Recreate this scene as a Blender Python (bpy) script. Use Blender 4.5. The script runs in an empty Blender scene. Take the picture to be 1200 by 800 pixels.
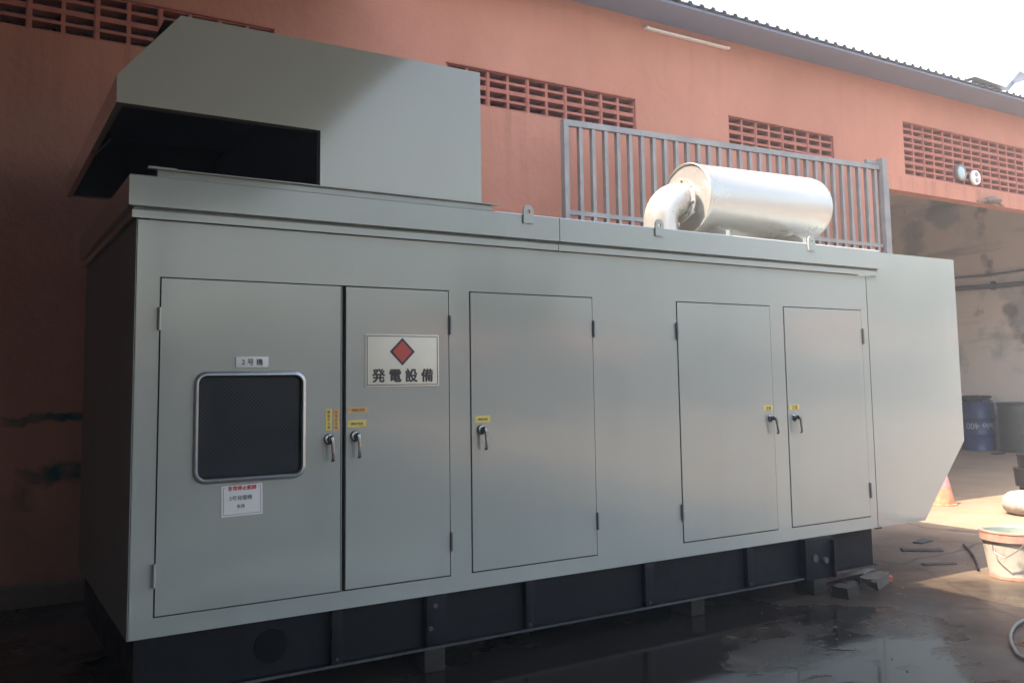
import bpy, bmesh, math, random
from mathutils import Vector, Matrix
random.seed(7)
scene = bpy.context.scene
COL = scene.collection
PI = math.pi
R_ = math.radians

# ------------------------------------------------------------------ helpers
class MB:
    """collects geometry, then links it as one mesh object"""
    def __init__(s):
        s.v = []; s.f = []; s.m = []; s.M = Matrix.Identity(4); s.mi = 0
    def add(s, vs, fs, mi=None):
        n = len(s.v); flip = s.M.to_3x3().determinant() < 0
        s.v += [tuple(s.M @ Vector(p)) for p in vs]
        for f in fs:
            g = [n + i for i in f]
            s.f.append(g[::-1] if flip else g); s.m.append(s.mi if mi is None else mi)
        return s
    def box(s, x0, x1, y0, y1, z0, z1, b=0.0, mi=None):
        if b <= 0:
            vs = [(x0,y0,z0),(x1,y0,z0),(x1,y1,z0),(x0,y1,z0),(x0,y0,z1),(x1,y0,z1),(x1,y1,z1),(x0,y1,z1)]
            return s.add(vs, [(0,3,2,1),(4,5,6,7),(0,1,5,4),(1,2,6,5),(2,3,7,6),(3,0,4,7)], mi)
        bm = bmesh.new()
        bmesh.ops.create_cube(bm, size=1.0)
        for v in bm.verts:
            v.co = Vector(((x0+x1)/2+v.co.x*(x1-x0), (y0+y1)/2+v.co.y*(y1-y0), (z0+z1)/2+v.co.z*(z1-z0)))
        bmesh.ops.bevel(bm, geom=bm.edges[:], offset=b, segments=2, profile=0.6, affect='EDGES')
        return s.bm(bm, mi)
    def bm(s, bm, mi=None):
        bm.verts.index_update()
        s.add([v.co[:] for v in bm.verts], [[v.index for v in f.verts] for f in bm.faces], mi)
        bm.free(); return s
    def prism(s, pts, a, b, axis='y', mi=None):
        """polygon pts (two coords) extruded along axis from a to b"""
        n = len(pts)
        def P(p, t):
            return {'y': (p[0], t, p[1]), 'x': (t, p[0], p[1]), 'z': (p[0], p[1], t)}[axis]
        vs = [P(p, a) for p in pts] + [P(p, b) for p in pts]
        ar = sum(pts[i][0]*pts[(i+1) % n][1]-pts[(i+1) % n][0]*pts[i][1] for i in range(n))
        ccw = ar > 0
        fs = [list(range(n)), list(range(2*n-1, n-1, -1))] + [(i, i+n, (i+1) % n+n, (i+1) % n) for i in range(n)]
        flip = (not ccw) if axis in 'y' else ccw
        if axis == 'x': flip = ccw
        if axis == 'y': flip = not ccw
        if axis == 'z': flip = ccw
        if b < a: flip = not flip
        if flip: fs = [tuple(reversed(f)) for f in fs]
        return s.add(vs, fs, mi)
    def tube(s, pts, r, n=12, cap=True, mi=None, flat=None):
        pts = [Vector(p) for p in pts]
        rs = r if isinstance(r, (list, tuple)) else [r]*len(pts)
        t0 = (pts[1]-pts[0]).normalized()
        up = Vector((0,0,1)) if abs(t0.z) < 0.9 else Vector((0,1,0))
        a = t0.cross(up).normalized()
        vs = []; fs = []
        for k, p in enumerate(pts):
            if k == 0: t = pts[1]-pts[0]
            elif k == len(pts)-1: t = pts[-1]-pts[-2]
            else: t = (pts[k+1]-pts[k]).normalized()+(pts[k]-pts[k-1]).normalized()
            t.normalize()
            a = (a-t*a.dot(t)).normalized(); b = t.cross(a)
            for i in range(n):
                w = 2*PI*i/n
                vs.append(tuple(p+(a*math.cos(w)+b*math.sin(w)*(flat or 1))*rs[k]))
        for k in range(len(pts)-1):
            for i in range(n):
                j = (i+1) % n
                fs.append((k*n+i, k*n+j, (k+1)*n+j, (k+1)*n+i))
        if cap:
            fs.append(list(range(n-1, -1, -1))); fs.append([(len(pts)-1)*n+i for i in range(n)])
        return s.add(vs, fs, mi)
    def lathe(s, prof, c=(0,0,0), n=40, axis='z', mi=None):
        """prof: list of (radius, height); open polyline"""
        vs = []; fs = []
        for r, h in prof:
            for i in range(n):
                w = 2*PI*i/n
                x, y = r*math.cos(w), r*math.sin(w)
                if axis == 'z': p = (c[0]+x, c[1]+y, c[2]+h)
                elif axis == 'x': p = (c[0]+h, c[1]+x, c[2]+y)
                else: p = (c[0]+y, c[1]+h, c[2]+x)
                vs.append(p)
        for k in range(len(prof)-1):
            for i in range(n):
                j = (i+1) % n
                fs.append((k*n+i, k*n+j, (k+1)*n+j, (k+1)*n+i))
        return s.add(vs, fs, mi)
    def grid(s, xs, zs, solid, y0, y1, mi=None):
        """wall in the xz plane with holes; solid(i,j) tells whether the cell stands; y0 < y1"""
        nx, nz = len(xs)-1, len(zs)-1
        idx = {}; vs = []; fs = []
        def V(i, j, k):
            if (i, j, k) not in idx:
                idx[(i, j, k)] = len(vs); vs.append((xs[i], (y0, y1)[k], zs[j]))
            return idx[(i, j, k)]
        S = lambda i, j: 0 <= i < nx and 0 <= j < nz and solid(i, j)
        for i in range(nx):
            for j in range(nz):
                if not S(i, j): continue
                fs.append((V(i,j,0), V(i+1,j,0), V(i+1,j+1,0), V(i,j+1,0)))
                fs.append((V(i,j,1), V(i,j+1,1), V(i+1,j+1,1), V(i+1,j,1)))
                if not S(i-1, j): fs.append((V(i,j,0), V(i,j+1,0), V(i,j+1,1), V(i,j,1)))
                if not S(i+1, j): fs.append((V(i+1,j,0), V(i+1,j,1), V(i+1,j+1,1), V(i+1,j+1,0)))
                if not S(i, j-1): fs.append((V(i,j,0), V(i,j,1), V(i+1,j,1), V(i+1,j,0)))
                if not S(i, j+1): fs.append((V(i,j+1,0), V(i+1,j+1,0), V(i+1,j+1,1), V(i,j+1,1)))
        return s.add(vs, fs, mi)
    def text(s, body, size, x, y, z, mi, bold=0.0, width=None, rot=None, space=1.0):
        """flat lettering standing in the xz plane at depth y, centred on x, z, facing -y"""
        cu = bpy.data.curves.new('lettering', 'FONT')
        cu.body = body; cu.size = size; cu.align_x = 'CENTER'; cu.align_y = 'CENTER'
        cu.extrude = 0.0004; cu.resolution_u = 3; cu.space_character = space
        o = bpy.data.objects.new('lettering', cu); COL.objects.link(o)
        dg = bpy.context.evaluated_depsgraph_get(); dg.update()
        me = bpy.data.meshes.new_from_object(o.evaluated_get(dg))
        P = [v.co.copy() for v in me.vertices]
        if P:
            x0 = min(p.x for p in P); x1 = max(p.x for p in P); z0 = min(p.y for p in P); z1 = max(p.y for p in P)
            k = (width/(x1-x0)) if width else 1.0
            T = Matrix.Translation((x, y, z)) @ (rot or Matrix.Identity(4))
            dirs = [(0,0)] + ([(math.cos(2*PI*i/6), math.sin(2*PI*i/6)) for i in range(6)] if bold > 0 else [])
            for q, (dx, dz) in enumerate(dirs):   # heavier strokes: the glyph laid again, each a hair further out
                s.add([tuple(T @ Vector(((p.x-(x0+x1)/2)*k+dx*bold, -p.z-q*.00002, (p.y-(z0+z1)/2)*k+dz*bold))) for p in P],
                      [list(f.vertices) for f in me.polygons], mi)
        bpy.data.meshes.remove(me); bpy.data.objects.remove(o); bpy.data.curves.remove(cu)
        return s
    def build(s, name, mats, parent=None, smooth=30, label=None):
        me = bpy.data.meshes.new(name)
        me.from_pydata(s.v, [], s.f)
        if not isinstance(mats, (list, tuple)): mats = [mats]
        for m in mats: me.materials.append(m)
        for p, k in zip(me.polygons, s.m): p.material_index = k
        if smooth:
            for p in me.polygons: p.use_smooth = True
            me.set_sharp_from_angle(angle=R_(smooth))
        me.update()
        o = bpy.data.objects.new(name, me); COL.objects.link(o)
        if parent is not None: o.parent = parent
        if label: o['label'] = label
        return o

def thing(name, label, cat, loc=(0,0,0), rz=0, group=None):
    o = bpy.data.objects.new(name, None); COL.objects.link(o)
    o.location = loc; o.rotation_euler = (0,0,rz); o.empty_display_size = 0.2
    return tag(o, label, cat, group)
def tag(o, label, cat, group=None):
    o['label'] = label; o['category'] = cat
    if group: o['group'] = group
    return o

# ------------------------------------------------------------------ materials
def mat(name, col, rough=0.5, metal=0.0, var=0.0, vscale=3.0, bump=0.0, bscale=20.0, col2=None,
        cscale=None, rvar=0.0, spec=0.5, coat=0.0, lo=0.35, hi=0.65, stretch=(1,1,1), detail=6, ndet=6, streak=0.0):
    m = bpy.data.materials.new(name); m.use_nodes = True
    nt = m.node_tree; N = nt.nodes; L = nt.links; b = N['Principled BSDF']
    b.inputs['Base Color'].default_value = (*col, 1); b.inputs['Roughness'].default_value = rough
    b.inputs['Metallic'].default_value = metal; b.inputs['Specular IOR Level'].default_value = spec
    b.inputs['Coat Weight'].default_value = coat; b.inputs['Coat Roughness'].default_value = 0.10
    tc = N.new('ShaderNodeTexCoord'); mp = N.new('ShaderNodeMapping'); mp.inputs['Scale'].default_value = stretch
    L.new(tc.outputs['Object'], mp.inputs[0]); V = mp.outputs[0]
    def noise(sc, det=6, rg=0.55):
        n = N.new('ShaderNodeTexNoise'); n.inputs['Scale'].default_value = sc; n.inputs['Detail'].default_value = det
        n.inputs['Roughness'].default_value = rg; L.new(V, n.inputs['Vector']); return n.outputs['Fac']
    c = None
    if col2 is not None:
        r = N.new('ShaderNodeValToRGB'); r.color_ramp.elements[0].position = lo; r.color_ramp.elements[1].position = hi
        r.color_ramp.elements[0].color = (*col, 1); r.color_ramp.elements[1].color = (*col2, 1)
        L.new(noise(cscale or vscale, detail), r.inputs[0]); c = r.outputs[0]
    if var > 0:
        h = N.new('ShaderNodeHueSaturation')
        mr = N.new('ShaderNodeMapRange'); mr.inputs[1].default_value = .05; mr.inputs[2].default_value = .95
        mr.inputs[3].default_value = 1-var*2; mr.inputs[4].default_value = 1+var*2
        L.new(noise(vscale, ndet), mr.inputs[0]); L.new(mr.outputs[0], h.inputs['Value'])
        if c is not None: L.new(c, h.inputs['Color'])
        else: h.inputs['Color'].default_value = (*col, 1)
        c = h.outputs[0]
    if streak > 0:   # rain runs and dust: tall thin blotches, slightly browner than the paint
        m2 = N.new('ShaderNodeMapping'); m2.inputs['Scale'].default_value = (4, 4, .6); L.new(tc.outputs['Object'], m2.inputs[0])
        n2 = N.new('ShaderNodeTexNoise'); n2.inputs['Scale'].default_value = 1.0; n2.inputs['Detail'].default_value = 5; L.new(m2.outputs[0], n2.inputs['Vector'])
        n3 = N.new('ShaderNodeTexNoise'); n3.inputs['Scale'].default_value = 1.3; n3.inputs['Detail'].default_value = 4; L.new(tc.outputs['Object'], n3.inputs['Vector'])
        mu_ = N.new('ShaderNodeMath'); mu_.operation = 'MULTIPLY'; L.new(n2.outputs['Fac'], mu_.inputs[0]); L.new(n3.outputs['Fac'], mu_.inputs[1])
        m3 = N.new('ShaderNodeMapRange'); m3.interpolation_type = 'SMOOTHSTEP'; m3.inputs[1].default_value = .22; m3.inputs[2].default_value = .42; m3.inputs[3].default_value = 0; m3.inputs[4].default_value = streak
        L.new(mu_.outputs[0], m3.inputs[0])
        mx = N.new('ShaderNodeMix'); mx.data_type = 'RGBA'; L.new(m3.outputs[0], mx.inputs[0])
        if c is not None: L.new(c, mx.inputs[6])
        else: mx.inputs[6].default_value = (*col, 1)
        mx.inputs[7].default_value = (.17,.165,.15,1); c = mx.outputs[2]
        mr_ = N.new('ShaderNodeMapRange'); mr_.inputs[3].default_value = rough; mr_.inputs[4].default_value = rough+.35; L.new(m3.outputs[0], mr_.inputs[0])
        mr_.inputs[4].default_value = rough+.10; L.new(mr_.outputs[0], b.inputs['Roughness']); rvar = 0
    if c is not None: L.new(c, b.inputs['Base Color'])
    if rvar > 0:
        mr = N.new('ShaderNodeMapRange'); mr.inputs[1].default_value = .05; mr.inputs[2].default_value = .95
        mr.inputs[3].default_value = max(0.03, rough-rvar*2); mr.inputs[4].default_value = min(1, rough+rvar*2)
        L.new(noise(vscale*1.7+.3, ndet), mr.inputs[0]); L.new(mr.outputs[0], b.inputs['Roughness'])
    if bump > 0:
        bp = N.new('ShaderNodeBump'); bp.inputs['Strength'].default_value = 1.0; bp.inputs['Distance'].default_value = bump
        L.new(noise(bscale, 3 if ndet > 2 else 0), bp.inputs['Height']); L.new(bp.outputs[0], b.inputs['Normal']); L.new(bp.outputs[0], b.inputs['Coat Normal'])
    m['bsdf'] = 1
    return m

PAINT = mat('cabinet_paint', (.312,.346,.330), streak=.10, rough=.17, var=.035, vscale=.8, rvar=.03, bump=.005, bscale=1.7, spec=.6, coat=.8, ndet=1.5)
PAINT_DOOR = mat('door_paint', (.305,.339,.323), streak=.09, rough=.15, var=.035, vscale=1.1, rvar=.03, bump=.005, bscale=2.1, spec=.6, coat=.8, ndet=1.5)
PAINT_HOOD = mat('hood_paint', (.350,.360,.308), streak=.09, rough=.13, var=.04, vscale=1.0, rvar=.03, bump=.004, bscale=1.3, spec=.7, coat=1.0, ndet=1.5)
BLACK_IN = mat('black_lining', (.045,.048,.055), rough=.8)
GAP = mat('door_gap', (.02,.022,.021), rough=.8)
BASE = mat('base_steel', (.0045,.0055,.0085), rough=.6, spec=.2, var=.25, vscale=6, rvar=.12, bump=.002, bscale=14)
ALU = mat('aluminium_trim', (.42,.44,.47), rough=.32, metal=.75, var=.06, vscale=9)
CHROME = mat('chrome', (.22,.23,.24), rough=.2, metal=1.0, var=.1, vscale=30)
SILVER = mat('silver_paint', (.48,.47,.46), rough=.30, metal=.5, var=.06, vscale=2.2, rvar=.08, bump=.004, bscale=4, stretch=(.6,1,1))
GALV = mat('galvanised_steel', (.17,.175,.19), rough=.5, metal=.3, col2=(.27,.27,.275), cscale=5, rvar=.1, lo=.3, hi=.75)
WHITE = mat('white_plastic', (.74,.75,.77), rough=.35)
CREAM = mat('sign_white', (.80,.76,.66), rough=.4, var=.04, vscale=12)
INK = mat('black_ink', (.02,.02,.025), rough=.5)
REDINK = mat('red_ink', (.50,.03,.05), rough=.5)
REDSIGN = mat('sign_red', (.50,.055,.045), rough=.4)
YEL = mat('yellow_sticker', (.72,.60,.16), rough=.5, var=.1, vscale=40)
ORA = mat('orange_sticker', (.68,.42,.16), rough=.5, var=.1, vscale=40)
STICKINK = mat('sticker_ink', (.25,.17,.05), rough=.6)
ROOFM = mat('roof_sheet', (.30,.34,.42), rough=.42, metal=.25, var=.12, vscale=2.0, rvar=.1)
VENTM = mat('breeze_block_paint', (.36,.13,.095), rough=.85, var=.18, vscale=9, bump=.004, bscale=40)
CONC = mat('raw_concrete', (.22,.20,.18), rough=.85, col2=(.33,.30,.27), cscale=7, bump=.006, bscale=30)
DARKCONC = mat('dark_kerb', (.10,.075,.065), rough=.85, var=.2, vscale=4, bump=.006, bscale=24)
BLUE = mat('drum_blue', (.018,.042,.16), rough=.42, col2=(.03,.033,.045), cscale=6, lo=.45, hi=.75, rvar=.1)
GREEN_BIN = mat('bin_green_grey', (.03,.037,.037), rough=.5, col2=(.06,.066,.06), cscale=7)
TEXTW = mat('drum_lettering', (.30,.32,.36), rough=.6)
BLACKP = mat('black_plastic', (.008,.008,.009), rough=.45, var=.2, vscale=9, bump=.004, bscale=18)
CLOTH = mat('dark_net_cloth', (.025,.022,.022), rough=.95, var=.4, vscale=30)
ORANGE = mat('cone_orange', (.72,.13,.06), rough=.5, col2=(.66,.25,.15), cscale=14)
PINK = mat('cone_faded_tape', (.45,.16,.17), rough=.6, var=.3, vscale=40)
BUCKETW = mat('bucket_plastic', (.46,.42,.37), rough=.55, col2=(.20,.18,.16), cscale=7, lo=.48, hi=.66)
BUCKETR = mat('bucket_rim', (.46,.25,.20), rough=.5, var=.2, vscale=16)
TEAL = mat('bucket_inside', (.20,.25,.23), rough=.5, var=.2, vscale=9)
PIPEW = mat('pipe_dirty_white', (.38,.34,.31), rough=.6, col2=(.20,.18,.17), cscale=5, lo=.5, hi=.8, bump=.004, bscale=14, stretch=(.4,2,2))
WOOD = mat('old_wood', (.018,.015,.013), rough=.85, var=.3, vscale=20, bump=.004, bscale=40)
RUBBLE = mat('rubble', (.075,.068,.062), rough=.9, var=.3, vscale=14, bump=.006, bscale=40)
HOSE = mat('hose_plastic', (.11,.105,.10), rough=.5)
GLASSD = None
BOLT = mat('bolt_steel', (.06,.06,.065), rough=.5, metal=.3)
LEAF = mat('leaves', (.05,.09,.025), rough=.5, var=.3, vscale=2)

def glass_mat():
    m = bpy.data.materials.new('wired_glass'); m.use_nodes = True
    nt = m.node_tree; N = nt.nodes; L = nt.links; b = N['Principled BSDF']
    tc = N.new('ShaderNodeTexCoord'); mp = N.new('ShaderNodeMapping')
    mp.inputs['Rotation'].default_value = (0, R_(45), 0); mp.inputs['Scale'].default_value = (1,1,1)
    L.new(tc.outputs['Object'], mp.inputs[0])
    sx = N.new('ShaderNodeSeparateXYZ'); L.new(mp.outputs[0], sx.inputs[0])
    outs = []
    for k in (0, 2):
        a = N.new('ShaderNodeMath'); a.operation = 'PINGPONG'; a.inputs[1].default_value = .0065
        L.new(sx.outputs[k], a.inputs[0])
        c = N.new('ShaderNodeMath'); c.operation = 'LESS_THAN'; c.inputs[1].default_value = .0011
        L.new(a.outputs[0], c.inputs[0]); outs.append(c.outputs[0])
    mx = N.new('ShaderNodeMath'); mx.operation = 'MAXIMUM'; L.new(outs[0], mx.inputs[0]); L.new(outs[1], mx.inputs[1])
    n = N.new('ShaderNodeTexNoise'); n.inputs['Scale'].default_value = 5; L.new(tc.outputs['Object'], n.inputs['Vector'])
    mr = N.new('ShaderNodeMapRange'); mr.inputs[1].default_value = .35; mr.inputs[2].default_value = .7
    mr.inputs[3].default_value = .0; mr.inputs[4].default_value = 1.0; L.new(n.outputs['Fac'], mr.inputs[0])
    m1 = N.new('ShaderNodeMix'); m1.data_type = 'RGBA'; m1.inputs[6].default_value = (.004,.010,.018,1); m1.inputs[7].default_value = (.009,.010,.014,1)
    L.new(mr.outputs[0], m1.inputs[0])
    m2 = N.new('ShaderNodeMix'); m2.data_type = 'RGBA'; m2.inputs[7].default_value = (.030,.044,.058,1)
    L.new(mx.outputs[0], m2.inputs[0]); L.new(m1.outputs[2], m2.inputs[6]); L.new(m2.outputs[2], b.inputs['Base Color'])
    b.inputs['Roughness'].default_value = .035; b.inputs['Specular IOR Level'].default_value = .22
    return m
GLASSD = glass_mat()

def nodes_of(m): return m.node_tree.nodes, m.node_tree.links, m.node_tree.nodes['Principled BSDF']

def wall_mat():
    """salmon limewash: blotches, faint runs, a few patched spots, teal paint strokes low on the left"""
    m = bpy.data.materials.new('salmon_plaster'); m.use_nodes = True
    N, L, b = nodes_of(m)
    tc = N.new('ShaderNodeTexCoord'); sp = N.new('ShaderNodeSeparateXYZ'); L.new(tc.outputs['Object'], sp.inputs[0])
    def noise(sc, det=6, v=None, rg=.55):
        n = N.new('ShaderNodeTexNoise'); n.inputs['Scale'].default_value = sc; n.inputs['Detail'].default_value = det; n.inputs['Roughness'].default_value = rg
        L.new(v or tc.outputs['Object'], n.inputs['Vector']); return n.outputs['Fac']
    def ramp(f, p0, p1, c0, c1):
        r = N.new('ShaderNodeValToRGB'); r.color_ramp.elements[0].position = p0; r.color_ramp.elements[1].position = p1
        r.color_ramp.elements[0].color = c0; r.color_ramp.elements[1].color = c1; L.new(f, r.inputs[0]); return r.outputs[0]
    def mix(f, a, c):
        x = N.new('ShaderNodeMix'); x.data_type = 'RGBA'
        if isinstance(f, float): x.inputs[0].default_value = f
        else: L.new(f, x.inputs[0])
        for k, q in ((6, a), (7, c)):
            if isinstance(q, tuple): x.inputs[k].default_value = q
            else: L.new(q, x.inputs[k])
        return x.outputs[2]
    def math_(op, a, c=None, d=None):
        x = N.new('ShaderNodeMath'); x.operation = op
        for k, q in enumerate((a, c, d)):
            if q is None: continue
            if isinstance(q, (int, float)): x.inputs[k].default_value = q
            else: L.new(q, x.inputs[k])
        return x.outputs[0]
    base = ramp(noise(.9), .3, .72, (.41,.182,.128,1), (.49,.226,.165,1))
    base = mix(ramp(noise(7, 8), .52, .75, (0,0,0,1), (.35,.35,.35,1)), base, (.38,.18,.135,1))
    mp = N.new('ShaderNodeMapping'); mp.inputs['Scale'].default_value = (5, 1, .35); L.new(tc.outputs['Object'], mp.inputs[0])
    base = mix(ramp(noise(1.4, 5, mp.outputs[0]), .55, .8, (0,0,0,1), (.4,.4,.4,1)), base, (.34,.16,.125,1))
    # grime rising from the ground with an uneven edge
    g = math_('ADD', math_('MULTIPLY', sp.outputs[2], -1.0), math_('MULTIPLY', noise(1.6, 7), 1.5))
    base = mix(ramp(g, .0, .75, (0,0,0,1), (.75,.75,.75,1)), base, (.13,.075,.06,1))
    vz = N.new('ShaderNodeTexVoronoi'); vz.feature = 'DISTANCE_TO_EDGE'; vz.inputs['Scale'].default_value = .55
    nw = N.new('ShaderNodeTexNoise'); nw.inputs['Scale'].default_value = 2.5; L.new(tc.outputs['Object'], nw.inputs['Vector'])
    vw = N.new('ShaderNodeVectorMath'); vw.operation = 'MULTIPLY_ADD'; vw.inputs[1].default_value = (.45,.45,.45)
    L.new(nw.outputs['Color'], vw.inputs[0]); L.new(tc.outputs['Object'], vw.inputs[2]); L.new(vw.outputs[0], vz.inputs['Vector'])
    base = mix(math_('MULTIPLY', ramp(vz.outputs['Distance'], .0, .006, (.12,.12,.12,1), (0,0,0,1)), ramp(noise(.7, 3), .48, .58, (0,0,0,1), (1,1,1,1))), base, (.20,.10,.08,1))
    md = N.new('ShaderNodeMapping'); md.inputs['Scale'].default_value = (7, 1, .25); L.new(tc.outputs['Object'], md.inputs[0])
    dz_ = math_('DIVIDE', math_('SUBTRACT', 3.9, sp.outputs[2]), .9)
    dm = math_('MULTIPLY', math_('GREATER_THAN', dz_, 0.0), math_('MAXIMUM', math_('SUBTRACT', 1.0, dz_), 0.0))
    base = mix(math_('MULTIPLY', dm, ramp(noise(1.0, 4, md.outputs[0]), .5, .68, (0,0,0,1), (.55,.55,.55,1))), base, (.24,.115,.085,1))
    # teal brush strokes
    def stroke(x0, x1, zc, hw, seed):
        wob = math_('MULTIPLY', math_('SUBTRACT', noise(3.0+seed, 5), .5), .28)
        dz = math_('ABSOLUTE', math_('SUBTRACT', math_('ADD', sp.outputs[2], wob), zc))
        a = math_('SUBTRACT', 1.0, math_('DIVIDE', dz, hw))
        wx = math_('MULTIPLY', math_('SUBTRACT', noise(6.0+seed, 4), .5), .25)
        xx = math_('ADD', sp.outputs[0], wx)
        b1 = math_('MULTIPLY', math_('SUBTRACT', xx, x0), 8.0); b2 = math_('MULTIPLY', math_('SUBTRACT', x1, xx), 8.0)
        t = math_('MINIMUM', math_('MINIMUM', b1, b2), math_('MULTIPLY', a, 2.0))
        t = math_('MINIMUM', math_('MAXIMUM', t, 0.0), 1.0)
        return math_('MULTIPLY', t, ramp(noise(11, 6), .3, .6, (.45,.45,.45,1), (1,1,1,1)))
    t = math_('MAXIMUM', stroke(-.42, .6, 1.19, .04, 0), stroke(-.30, .7, .83, .075, 1))
    t = math_('MAXIMUM', t, stroke(-.33, -.18, .68, .12, 2))
    t = math_('MAXIMUM', t, stroke(-.75, -.38, 1.03, .07, .5))
    base = mix(t, base, (.012,.075,.075,1))
    L.new(base, b.inputs['Base Color']); b.inputs['Roughness'].default_value = .88; b.inputs['Specular IOR Level'].default_value = .25
    bp = N.new('ShaderNodeBump'); bp.inputs['Distance'].default_value = .006; L.new(noise(18, 6), bp.inputs['Height']); L.new(bp.outputs[0], b.inputs['Normal'])
    return m
SALMON = wall_mat()

def inner_wall_mat():
    m = bpy.data.materials.new('stained_inner_plaster'); m.use_nodes = True
    N, L, b = nodes_of(m)
    tc = N.new('ShaderNodeTexCoord')
    def noise(sc, det=6, st=(1,1,1), off=(0,0,0)):
        mp = N.new('ShaderNodeMapping'); mp.inputs['Scale'].default_value = st; mp.inputs['Location'].default_value = off; L.new(tc.outputs['Object'], mp.inputs[0])
        n = N.new('ShaderNodeTexNoise'); n.inputs['Scale'].default_value = sc; n.inputs['Detail'].default_value = det
        L.new(mp.outputs[0], n.inputs['Vector']); return n.outputs['Fac']
    def ramp(f, p0, p1, c0, c1):
        r = N.new('ShaderNodeValToRGB'); r.color_ramp.elements[0].position = p0; r.color_ramp.elements[1].position = p1
        r.color_ramp.elements[0].color = c0; r.color_ramp.elements[1].color = c1; L.new(f, r.inputs[0]); return r.outputs[0]
    def mix(f, a, c):
        x = N.new('ShaderNodeMix'); x.data_type = 'RGBA'; L.new(f, x.inputs[0])
        for k, q in ((6, a), (7, c)):
            if isinstance(q, tuple): x.inputs[k].default_value = q
            else: L.new(q, x.inputs[k])
        return x.outputs[2]
    c = ramp(noise(.7, 5), .3, .7, (.66,.61,.57,1), (.76,.70,.66,1))
    c = mix(ramp(noise(1.1, 8, off=(0,7,3)), .52, .62, (0,0,0,1), (.85,.85,.85,1)), c, (.30,.33,.34,1))
    c = mix(ramp(noise(1.6, 8, off=(0,2,9)), .60, .68, (0,0,0,1), (.8,.8,.8,1)), c, (.13,.11,.10,1))
    c = mix(ramp(noise(1.0, 4, st=(1,.25,3)), .62, .72, (0,0,0,1), (.5,.5,.5,1)), c, (.20,.17,.15,1))
    L.new(c, b.inputs['Base Color']); b.inputs['Roughness'].default_value = .9
    return m
INNER = inner_wall_mat()

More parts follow.
